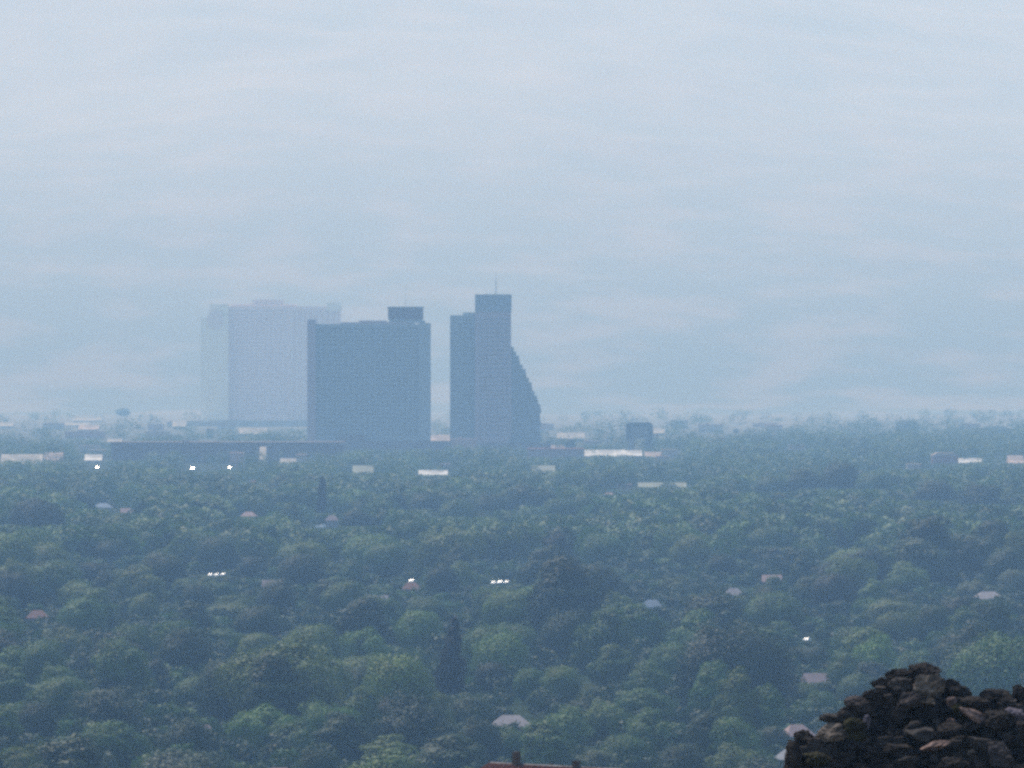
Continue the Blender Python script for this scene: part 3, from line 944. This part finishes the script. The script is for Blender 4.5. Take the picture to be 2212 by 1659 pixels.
ROCKS = [
    (1300, 225, 230, 160, "black", "knobbly black boulder crowning the top of the rock heap"),
    (1085, 245, 170, 100, "black", "flat black rock leaning against the crowning boulder"),
    (950, 315, 150, 90, "black", "small black rock stepping down the slope from the flat black one"),
    (1120, 345, 190, 140, "grey", "rounded grey-brown rock with a pale rim under the crowning boulder"),
    (1340, 340, 240, 170, "tan", "largest light tan slab, set just under the crowning boulder"),
    (1590, 405, 260, 170, "black", "long black boulder sloping down beside the light tan slab"),
    (1200, 475, 220, 140, "mauve", "mauve-grey angular rock directly below the light tan slab"),
    (1560, 470, 80, 70, "pink", "little reddish stone wedged under the long black boulder"),
    (890, 450, 200, 120, "brown", "brown rock on the upper slope of the heap"),
    (730, 490, 220, 110, "mauve", "dull mauve slab lying on a large black block"),
    (740, 590, 290, 160, "black", "large black block under the dull mauve slab"),
    (520, 620, 180, 90, "grey", "thin dark grey rock jutting from the lower slope"),
    (510, 745, 240, 110, "tan", "brightest pinkish tan slab on the lower slope"),
    (265, 815, 190, 150, "black", "rounded black rock at the low end of the slope"),
    (480, 855, 340, 170, "black", "broad black boulder beneath the brightest pinkish tan slab"),
    (360, 985, 200, 120, "moss", "rock with yellow-green moss near the bottom corner of the heap"),
    (155, 965, 120, 210, "brown", "upright dark brown rock at the very foot of the heap"),
    (1010, 650, 270, 200, "black", "large black rock in the middle of the heap, below the mauve angular one"),
    (1340, 620, 310, 220, "black", "widest black rock in the middle, under the thin tan ledge"),
    (1330, 480, 160, 60, "tan", "thin tan ledge below the light tan slab"),
    (1310, 745, 220, 80, "grey", "grey-topped flat rock under the widest black rock"),
    (1300, 840, 250, 130, "black", "black rock under the grey-topped flat one"),
    (1000, 820, 320, 200, "black", "smooth black rock beside the olive dark one"),
    (1750, 590, 210, 90, "pink", "tilted pinkish slab pointing up to the long black boulder"),
    (1990, 450, 230, 140, "black", "black brown rock on the second summit of the heap"),
    (2175, 430, 150, 150, "black", "black rock on the second summit cut by the frame edge"),
    (2130, 600, 160, 90, "lilac", "lilac-grey slab below the second summit"),
    (1970, 650, 230, 160, "brown", "domed brown rock below the second summit"),
    (1950, 655, 70, 90, "tan", "small upright tan stone before the domed brown rock"),
    (1540, 725, 190, 110, "brown", "brown rock next to the grey-topped flat one"),
    (1420, 865, 230, 70, "pink", "salmon pink flat stone catching light low in the heap"),
    (1620, 830, 210, 90, "brown", "long brown stone behind the salmon pink one"),
    (1830, 850, 230, 120, "grey", "brownish grey block below the domed brown rock"),
    (2010, 955, 230, 180, "mauve", "big mottled tan-mauve block by the bottom edge"),
    (1760, 970, 170, 120, "black", "black rock between the salmon stone and the mottled block"),
    (2185, 690, 80, 120, "mauve", "narrow mauve stone cut by the frame edge"),
    (1160, 1000, 150, 60, "grey", "flat pale-edged grey stone at the bottom edge"),
    (880, 980, 230, 150, "black", "black rock at the bottom edge beside the mossy one"),
    (1370, 1010, 230, 120, "black", "black rock at the bottom edge past the pale-edged stone"),
    (1590, 1040, 210, 120, "brown", "brown rock at the bottom edge under the long brown stone"),
    (2190, 910, 130, 200, "black", "tall black rock cut by the frame edge above the bottom corner"),
    (690, 720, 210, 160, "moss", "olive dark rock beside the brightest tan slab"),
    (700, 930, 270, 170, "black", "black rock between the broad boulder and the bottom edge"),
    (1230, 690, 120, 70, "grey", "small grey stone in the middle of the heap"),
    (1780, 470, 180, 90, "brown", "brown rock in the saddle between the two summits"),
    (1720, 700, 170, 80, "brown", "flat brown stone under the tilted pinkish slab"),
    (1950, 790, 240, 110, "black", "black slab between the domed brown rock and the grey block"),
    (820, 640, 60, 110, "lilac", "sliver of lilac stone in the black middle of the heap"),
    (1650, 560, 120, 120, "moss", "small olive rock under the little reddish stone"),
    (1100, 900, 200, 90, "brown", "worn brown stone above the pale-edged grey one"),
    (1560, 645, 60, 50, "pink", "tiny pink pebble beside the brown rock"),
    (1740, 930, 60, 60, "tan", "tiny tan pebble beside the mottled block"),
    (2100, 830, 120, 80, "brown", "small brown rock above the mottled block"),
]
DR = 150.0
pr_ = K * DR
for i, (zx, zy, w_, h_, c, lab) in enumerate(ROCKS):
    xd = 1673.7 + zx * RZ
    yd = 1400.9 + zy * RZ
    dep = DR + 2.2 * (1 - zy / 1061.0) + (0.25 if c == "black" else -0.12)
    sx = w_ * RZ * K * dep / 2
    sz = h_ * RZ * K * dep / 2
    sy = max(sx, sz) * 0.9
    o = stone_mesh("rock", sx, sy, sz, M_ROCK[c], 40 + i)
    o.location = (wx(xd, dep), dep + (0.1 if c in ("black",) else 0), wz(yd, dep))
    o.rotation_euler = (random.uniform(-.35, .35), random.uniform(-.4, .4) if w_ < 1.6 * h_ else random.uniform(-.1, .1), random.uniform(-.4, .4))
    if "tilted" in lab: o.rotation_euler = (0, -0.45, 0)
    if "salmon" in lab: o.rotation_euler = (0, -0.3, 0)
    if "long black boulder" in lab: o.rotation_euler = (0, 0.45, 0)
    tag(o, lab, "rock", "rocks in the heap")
# solid core of the heap, coloured black as shade in the gaps
OUT = [(1690, 1672), (1705, 1640), (1730, 1604), (1765, 1584), (1785, 1560), (1812, 1545), (1840, 1515), (1880, 1490), (1915, 1470), (1960, 1455), (2010, 1455), (2040, 1480), (2070, 1500), (2100, 1515), (2150, 1505), (2230, 1505), (2400, 1520), (2520, 1640)]
hc = MB()
NX, NY = 120, 44
for j in range(NY + 1):
    for i in range(NX + 1):
        xd = 1690 + 860 * i / NX
        ytop = np.interp(xd, [p[0] for p in OUT], [p[1] for p in OUT]) + 16
        e = min(1.0, i / 5.0, (NX - i) / 8.0)
        if j <= 8:            # foot in front, out of sight below
            f = j / 8.0
            dd = DR - 3.5 + 3.3 * f
            z0 = hill_z(wx(xd, dd), dd) - 0.3
            z = z0 + (wz(1685, DR) - z0) * f * e
        elif j <= 34:         # the slope the stones lie on
            f = (j - 8) / 26.0
            row = 1685 + (ytop - 1685) * f
            dd = DR + 2.2 * (1 - (row - 1400.9) / RZ / 1061.0) + 0.30
            z = wz(row, dd) if e >= 1 else hill_z(wx(xd, dd), dd) - .3 + (wz(row, dd) - hill_z(wx(xd, dd), dd) + .3) * e
        else:                 # back slope
            f = (j - 34) / 10.0
            dt = DR + 2.2 * (1 - (ytop - 1400.9) / RZ / 1061.0) + 0.30
            dd = dt + 6.0 * f
            zt = wz(ytop, dt)
            z0 = hill_z(wx(xd, dd), dd) - 0.3
            z = z0 + (zt - z0) * (1 - f) * e
        z += 0.07 * noise.fractal(Vector((xd * 0.05, dd * 3.0, 7)), 1.0, 2.0, 4) * e
        hc.v.append((wx(xd, dd), dd, z))
for j in range(NY):
    for i in range(NX):
        a = j * (NX + 1) + i
        hc.f.append((a, a + 1, a + NX + 2, a + NX + 1))
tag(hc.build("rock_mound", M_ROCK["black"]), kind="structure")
rb = MB()
_q = random.Random(3)
import bmesh as _bm
for i in range(1500):
    xd = _q.uniform(1700, 2300)
    ytop = np.interp(xd, [p[0] for p in OUT], [p[1] for p in OUT]) + 14
    row = _q.uniform(ytop, 1690)
    dd = DR + 2.2 * (1 - (row - 1400.9) / RZ / 1061.0) + _q.uniform(0.0, 0.24)
    r_ = _q.uniform(0.025, 0.10)
    c_ = Vector((wx(xd, dd), dd, wz(row, dd)))
    n0 = len(rb.v)
    for j in range(8):
        rb.v.append(tuple(c_ + Vector(((1 if j & 1 else -1) * r_ * _q.uniform(.5, 1.3), (1 if j & 2 else -1) * r_ * _q.uniform(.4, 1.1), (1 if j & 4 else -1) * r_ * _q.uniform(.3, .9)))))
    rb.f += [tuple(n0 + k for k in q) for q in ((0, 2, 3, 1), (4, 5, 7, 6), (0, 1, 5, 4), (1, 3, 7, 5), (3, 2, 6, 7), (2, 0, 4, 6))]
tag(rb.build("rubble", mat("rubble_grey", (0.012, 0.010, 0.010), (0.055, 0.047, 0.043), 2.2, rough=0.95, detail=3, spec=0.1)), "small dark broken stones filling the gaps between the boulders", "rubble", kind="stuff")
MARKS.append((1760, 1590, "the rock heap's foot"))
MARKS.append((1960, 1470, "the rock heap's top"))

# ------------------------------------------------------------------ trees the photo shows clearly
# (x, row of its top, width in photo px, tone, kind, aspect)
BIG = [
    (75, 1068, 135, "t", "round", .85), (28, 1228, 110, "t", "round", .9), (300, 1212, 150, "o", "broad", .7), (180, 1285, 130, "m", "round", .8),
    (95, 1372, 140, "m", "round", .9), (20, 1395, 90, "b", "tall", 1.1), (280, 1342, 130, "m", "round", .85), (400, 1350, 150, "d", "round", .8),
    (330, 1418, 95, "p", "round", .9), (488, 1412, 160, "d", "round", .95), (600, 1408, 95, "d", "round", 1.0), (648, 1432, 70, "b", "round", .9),
    (240, 1474, 180, "d", "broad", .7), (82, 1505, 105, "d", "round", 1.0), (240, 1546, 190, "m", "broad", .7), (402, 1546, 130, "d", "round", .9),
    (55, 1592, 150, "o", "broad", .8), (165, 1612, 120, "o", "round", .8), (150, 1455, 110, "m", "round", .8), (15, 1520, 80, "o", "tall", 1.2),
    (590, 1512, 150, "b", "broad", .75), (700, 1504, 160, "b", "broad", .75), (640, 1545, 130, "m", "broad", .7), (350, 1620, 140, "o", "broad", .6), (480, 1640, 130, "m", "round", .7),
    (682, 1343, 140, "o", "round", .85), (905, 1310, 130, "b", "round", .8), (560, 1300, 120, "d", "round", .8), (560, 1360, 110, "o", "round", .7),
    (820, 1592, 320, "o", "broad", .60), (690, 1608, 110, "d", "round", 1.0), (862, 1398, 200, "o", "round", .95), (790, 1480, 110, "o", "tall", 1.2), (850, 1500, 120, "p", "round", .9),
    (1085, 1362, 150, "b", "round", .8), (1063, 1424, 80, "p", "round", 1.0), (1212, 1430, 105, "o", "round", .9), (1145, 1440, 90, "m", "round", .9), (1330, 1345, 85, "t", "round", 1.0),
    (1395, 1408, 150, "m", "broad", .8), (1220, 1508, 150, "b", "broad", .75), (1315, 1502, 130, "b", "broad", .8), (1035, 1545, 110, "d", "round", 1.0), (930, 1520, 110, "m", "round", .9),
    (1190, 1590, 120, "m", "broad", .8), (1285, 1612, 130, "g", "broad", .6), (1410, 1520, 170, "m", "broad", .8), (1100, 1570, 100, "m", "round", .8), (1010, 1600, 110, "d", "round", .8), (1350, 1580, 130, "m", "round", .8), (1480, 1600, 150, "d", "round", .8),
    (1450, 1384, 120, "m", "round", .9), (1535, 1420, 120, "m", "tall", 1.2), (1625, 1358, 85, "b", "tall", 1.6), (1580, 1440, 120, "o", "tall", 1.5), (1660, 1470, 100, "m", "tall", 1.5), (1600, 1540, 150, "m", "broad", .9), (1530, 1530, 120, "d", "tall", 1.2),
    (1750, 1392, 115, "d", "round", .5), (1700, 1440, 70, "b", "round", .9), (1890, 1348, 170, "b", "broad", .85), (1830, 1405, 120, "m", "round", .9), (2070, 1360, 125, "d", "round", .8), (2105, 1415, 160, "b", "broad", .8), (1980, 1400, 130, "m", "round", .8),
    (1850, 1450, 110, "m", "round", .8), (2180, 1400, 110, "m", "round", .9), (1735, 1470, 90, "o", "round", .8), (1775, 1490, 100, "m", "round", .8), (1668, 1560, 90, "d", "round", 1.0),
    (1133, 1036, 120, "d", "broad", .75), (1060, 1060, 90, "d", "round", .8), (915, 1058, 90, "d", "round", .8), (985, 1075, 90, "m", "round", .8), (1210, 1070, 90, "m", "round", .8), (958, 1215, 85, "t", "round", 1.0),
    (1740, 1004, 110, "d", "broad", .8), (1815, 990, 110, "d", "round", .9), (1890, 1010, 100, "m", "round", .8), (1665, 1020, 90, "m", "round", .8), (2020, 1030, 110, "d", "round", .8), (2120, 1035, 120, "d", "broad", .8),
    (1660, 1130, 110, "m", "round", .8), (1500, 1150, 110, "o", "round", .8), (1300, 1145, 120, "m", "round", .8), (830, 1165, 110, "m", "round", .8), (770, 1095, 80, "t", "round", .9), (650, 1190, 120, "d", "round", .8), (470, 1150, 110, "d", "round", .8), (2170, 1180, 110, "d", "round", .9), (2120, 1245, 110, "g", "broad", .6), (2190, 1225, 90, "g", "round", .7),
    (1800, 1230, 120, "p", "round", .8), (1560, 1190, 90, "t", "round", .8), (1480, 1170, 80, "o", "round", .8), (1960, 1200, 130, "o", "broad", .7), (600, 1245, 120, "d", "round", .8), (430, 1255, 90, "d", "round", .8), (240, 1160, 90, "d", "round", .8),
]
nb = 0
for x, top, wpx, tone, kind, asp in BIG:
    D = EYE / (K * ((top - HOR) + asp * wpx))
    w = wpx * K * D
    h = asp * w
    add_tree("broadleaf_tree", x, D, w, h, kind, tone)
    nb += 1

for q in TREES:
    if q["D"] > 2300:
        hw = q["w"] / (K * q["D"]) * 0.36
        KEEP.append((q["x"] - hw, q["x"] + hw, q["top"], q["top"] + 0.55 * (row_of(q["D"]) - q["top"]), q["D"]))

# singular trees
def special(name, x, top, bot, wpx, kind, tone, label, mark=None, cat="tree"):
    D = dist_at(bot)
    return add_tree(name, x, D, wpx * K * D, (bot - top) * K * D, kind, tone, label=label, mark=mark, group="narrow upright trees", cat=cat)


special("poplar_tree", 969, 1330, 1516, 88, "spire", "x", "tall dark pointed poplar standing behind the grey hip roof", "the tall dark poplar")
special("column_tree", 693, 1030, 1122, 27, "column", "x", "dark narrow column-shaped tree standing above the woods below the pale tower", "the dark column tree")
special("conifer_tree", 1400, 1090, 1128, 20, "conifer", "t", "tiny dark pointed conifer in the woods under the faint yellow-green roof", "the tiny pointed conifer")
special("conifer_tree", 1820, 1133, 1205, 44, "conifer", "t", "broad dark conifer in mid woods below the wooded rise", "the broad dark conifer")
special("conifer_tree", 2086, 1078, 1135, 26, "conifer", "t", "slim dark conifer under the peach-pink building", "the slim conifer")
special("conifer_tree", 1607, 1280, 1350, 40, "column", "t", "dark blunt evergreen beside the small distant grey roof", "the blunt evergreen")
KEEP.append((935, 1003, 1340, 1492, dist_at(1512)))
KEEP.append((681, 706, 1030, 1108, dist_at(1122)))
KEEP.append((1805, 1835, 1133, 1180, dist_at(1205)))
for x, top, wpx in ((1960, 905, 60), (2085, 912, 40), (1232, 945, 30), (265, 880, 40), (1590, 925, 16), (2150, 920, 90)):
    D = {1232: 7200, 265: 12000}.get(x, 9200)
    h = wz(top, D)
    add_tree("broadleaf_tree", x, D, wpx * K * D, h, "round", "d",
             label={1960: "hazy domed tree standing out on the far tree line", 2085: "smaller hazy tree beside the far domed one", 1232: "dark little tree behind the long dark red-brown roof",
                    265: "very faint tree near the pale tower, above the cream sheds", 1590: "narrow faint tree on the far tree line", 2150: "wide faint tree at the end of the far tree line"}[x])

# fill between them, nearest ones as trees of their own
def far_enough(x, y, w, pts, f):
    for q in pts:
        dx, dy = (x - q[0]), (y - q[1])
        r = (w + q[2]) * 0.5 * f
        if dx * dx + (dy * 0.55) ** 2 < r * r:
            return False
    return True


pts = [(wx(t_["x"], t_["D"]), t_["D"], t_["w"]) for t_ in TREES]
tries = 0
while nb < 292 and tries < 40000:
    tries += 1
    D = math.sqrt(random.uniform(1300 ** 2, 3150 ** 2))
    if random.random() < 0.2: D = random.uniform(1300, 2200)
    xd = random.uniform(-30, 2242)
    w = 12 + 19 * random.random() ** 1.2
    h = min(22, w * random.uniform(0.58, 1.0))
    if not far_enough(wx(xd, D), D, w, pts, 0.72): continue
    # do not hide the trees that the photo shows clearly
    top = row_of(D, h)
    half_ = 0.5 * w / (K * D)
    cover = 0
    for q in TREES[:len(BIG)]:
        qh = q["w"] / (K * q["D"]) * 0.5
        if q["D"] > D and abs(q["x"] - xd) < half_ + qh * 0.6 and top < q["top"] + 0.55 * (row_of(q["D"]) - q["top"]):
            cover = 1
    if cover and random.random() < 0.93: continue
    h2 = fit_height(xd, D, w, h)
    if h2 < 4.5: continue
    if h2 < h:
        w *= max(0.55, h2 / h); h = h2
    tone = random.choices("dmobtpg", (24, 34, 18, 9, 9, 4, 2))[0]
    kind = random.choices(("round", "broad", "tall"), (30, 44, 26))[0]
    if kind == "tall": h = min(h * 1.2, fit_height(xd, D, w, h * 1.2))
    add_tree("broadleaf_tree", xd, D, w, h, kind, tone)
    pts.append((wx(xd, D), D, w))
    nb += 1

# ------------------------------------------------------------------ mass of far trees, side woods and shrubs: one mesh each
def mass(name, items, ncard_fn, leaf_fn, kindpool):
    Vs, Ts = [], []
    pool = [crown_quads(k, 1500, 1.0, 900 + i) for i, k in enumerate(kindpool)]
    for (x, y, w, h, col) in items:
        P, N, s0 = pool[rng.integers(len(pool))]
        n = ncard_fn(y)
        ii = rng.choice(len(P), n, replace=False)
        a = rng.uniform(0, 2 * math.pi)
        ca, sa = math.cos(a), math.sin(a)
        p = P[ii] * np.array([w, w, h])
        q = np.stack([p[:, 0] * ca - p[:, 1] * sa + x, p[:, 0] * sa + p[:, 1] * ca + y, p[:, 2]], 1)
        nn = N[ii]
        Vs.append(cards(q, nn, leaf_fn(w) * s0[ii]))
        Ts.append(np.tile(np.array(col) * rng.uniform(.82, 1.2), (n, 1)))
    me = quad_mesh(name, np.concatenate(Vs), M_LEAF_FAR, np.concatenate(Ts))
    o = bpy.data.objects.new(name, me)
    COL.objects.link(o)
    return o


tn = [TONES[c][0] for c in "dmobtg"]
items = []
for i in range(8200):
    D = math.sqrt(random.uniform(2900 ** 2, 7500 ** 2)) if i > 2200 else random.uniform(2900, 6000)
    if i > 6200: D = 7000 + 5000 * (1 - math.sqrt(random.random()))
    xd = random.uniform(-260, 2470)
    edge = 6100 + 250 * math.sin(xd * 0.021) + 200 * math.sin(xd * 0.0077 + 1)
    if D > edge and xd < 1450 + (D - 6100) * 0.1 and random.random() < 0.62: continue
    w = 11 + 17 * random.random()
    h = w * random.uniform(.55, .95)
    h = min(h, 18)
    if D < 3150 and -40 < xd < 2250: continue
    h2 = fit_height(xd, D, w, h)
    if h2 < 2.5: continue
    if h2 < h: w *= max(.6, h2 / h)
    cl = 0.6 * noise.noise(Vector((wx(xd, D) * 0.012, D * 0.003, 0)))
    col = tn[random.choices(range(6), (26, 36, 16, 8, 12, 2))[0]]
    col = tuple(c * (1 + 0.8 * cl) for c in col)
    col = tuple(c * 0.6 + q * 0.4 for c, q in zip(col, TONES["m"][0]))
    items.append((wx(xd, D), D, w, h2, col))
for i in range(500):     # woods to both sides of the view
    D = random.uniform(1280, 2900)
    xd = random.choice((random.uniform(-700, -60), random.uniform(2275, 2900)))
    w = random.uniform(12, 19)
    items.append((wx(xd, D), D, w, w * random.uniform(.7, 1), tn[random.choices(range(6), (26, 34, 16, 8, 14, 2))[0]]))
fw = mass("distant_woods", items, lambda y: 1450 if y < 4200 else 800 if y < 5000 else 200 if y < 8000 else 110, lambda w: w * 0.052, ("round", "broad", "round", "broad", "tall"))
tag(fw, "hazy woods of countless trees reaching to the foot of the mountains", "woods", kind="stuff")
items = []
for i in range(4200):
    D = math.sqrt(random.uniform(1250 ** 2, 3400 ** 2))
    xd = random.uniform(-200, 2412)
    w = random.uniform(5, 9)
    h = fit_height(xd, D, w, w * random.uniform(.5, .85))
    if h < 1.0: continue
    items.append((wx(xd, D), D, w, h, tn[random.choices(range(6), (80, 20, 0, 0, 0, 0))[0]]))
sh = mass("shrubbery", items, lambda y: 380, lambda w: w * 0.085, ("round", "broad"))
tag(sh, "low shrubs and hedges filling the ground under the tree crowns", "shrubs", kind="stuff")

# ------------------------------------------------------------------ tree labels
for t_ in TREES:
    if t_["mark"]:
        MARKS.append((t_["x"], t_["y"], t_["mark"]))
MARKS += [(75, 1110, "the great dark dome tree"), (489, 1470, "the big dark round crown"), (640, 1545, "the lumpy bright bushy crowns"), (1625, 1400, "the tall bright tree"), (1890, 1400, "the broad bright crown"),
          (1133, 1070, "the dark domed tree"), (1815, 1020, "the wooded rise"), (860, 1460, "the big olive crown"), (300, 1240, "the pale olive crown"), (2120, 1265, "the pale greyish trees"), (1063, 1455, "the purplish crown"),
          (820, 1630, "the widest olive crown"), (2105, 1450, "the bright crown above the heap")]
OWN = {0: "great dark bluish dome-shaped tree by the frame edge, mid woods", 9: "big dark round crown in the near woods, paler along its top edge", 20: "wide lumpy bright green bushy crown beside the mauve roof at the bottom edge",
       2: "broad pale olive crown in the mid woods below the great dark dome tree"}
for i, lab in OWN.items(): TREES[i]["label"] = lab
for t_ in TREES[:len(BIG)]:
    if t_["label"]: continue
    s = (t_["x"], round(t_["top"]))
    for (x_, y_, lab) in ((1625, 1358, "tallest bright green tree, upright, between the poplar and the rock heap"), (1890, 1348, "broad bright green crown behind the rock heap's top"), (1133, 1036, "dark domed tree under the terraced tower, above the mid woods"),
                          (1815, 990, "highest dark crown of the wooded rise"), (862, 1398, "big olive crown touching the tall dark poplar"), (1063, 1424, "purplish dark round tree behind the grey hip roof"),
                          (820, 1592, "widest olive crown, at the bottom edge in front of the mauve roof"), (2105, 1415, "bright broad crown above the saddle of the rock heap")):
        if abs(t_["x"] - x_) < 1 and abs(t_["top"] - y_) < 3: t_["label"] = lab
classes = {}
med = sorted(t_["w"] / t_["D"] for t_ in TREES)
for t_ in TREES:
    if t_["label"]: continue
    best = min(MARKS, key=lambda m_: (m_[0] - t_["x"]) ** 2 + ((m_[1] - t_["y"]) * 1.3) ** 2)
    dx, dy = t_["x"] - best[0], (t_["y"] - best[1]) * 1.3
    if abs(dy) > abs(dx):
        d_ = "behind" if dy < 0 else "in front of"
    else:
        d_ = "towards" if dx > 0 else "away"
    if best[2] in ("the rock heap's foot", "the rock heap's top", "the bright crown above the heap") and d_ in ("towards", "away"):
        d_ = "beside"
    sz = t_["w"]
    size = "small" if sz < 11 else "medium" if sz < 15 else "large"
    if t_["kind"] == "tall": size = "upright"
    if t_["kind"] == "broad" and size != "small": size = "spreading"
    classes.setdefault((best[2], d_, t_["tone"], size), []).append((dx * dx + dy * dy, t_))
ORD = ["", "second ", "third ", "fourth ", "fifth ", "sixth ", "seventh ", "eighth "]
for (mk, d_, tone, size), lst in classes.items():
    lst.sort(key=lambda q: q[0])
    for i, (q, t_) in enumerate(lst):
        t_["label"] = f"{ORD[i]}{size} {TONES[tone][1]} tree" + (f", side of {mk} towards the rocks" if d_ == "towards" else f", side of {mk} away from the rocks" if d_ == "away" else f" {d_} {mk}")
for t_ in TREES:
    t_["o"]["label"] = t_["label"]

# ------------------------------------------------------------------ haze
hz = MB().box(-9900, 9900, -300, 29400, -3.5, 2300)
m = bpy.data.materials.new("haze")
m.use_nodes = True
n, l = m.node_tree.nodes, m.node_tree.links
n.remove(n["Principled BSDF"])
pv = n.new("ShaderNodeVolumePrincipled")
pv.inputs["Color"].default_value = (*HAZE_COLOR, 1)
pv.inputs["Absorption Color"].default_value = (*HAZE_ABS, 1)
pv.inputs["Density"].default_value = HAZE_DENSITY
pv.inputs["Anisotropy"].default_value = HAZE_G
l.new(pv.outputs[0], n["Material Output"].inputs["Volume"])
tag(hz.build("haze", m), "even bluish summer haze filling the whole valley", "haze", kind="stuff")
mxz = max(v[2] for v in mm.v)
print("trees", nb, "tries", tries, "things", len(COL.objects), "mountain top", mxz)
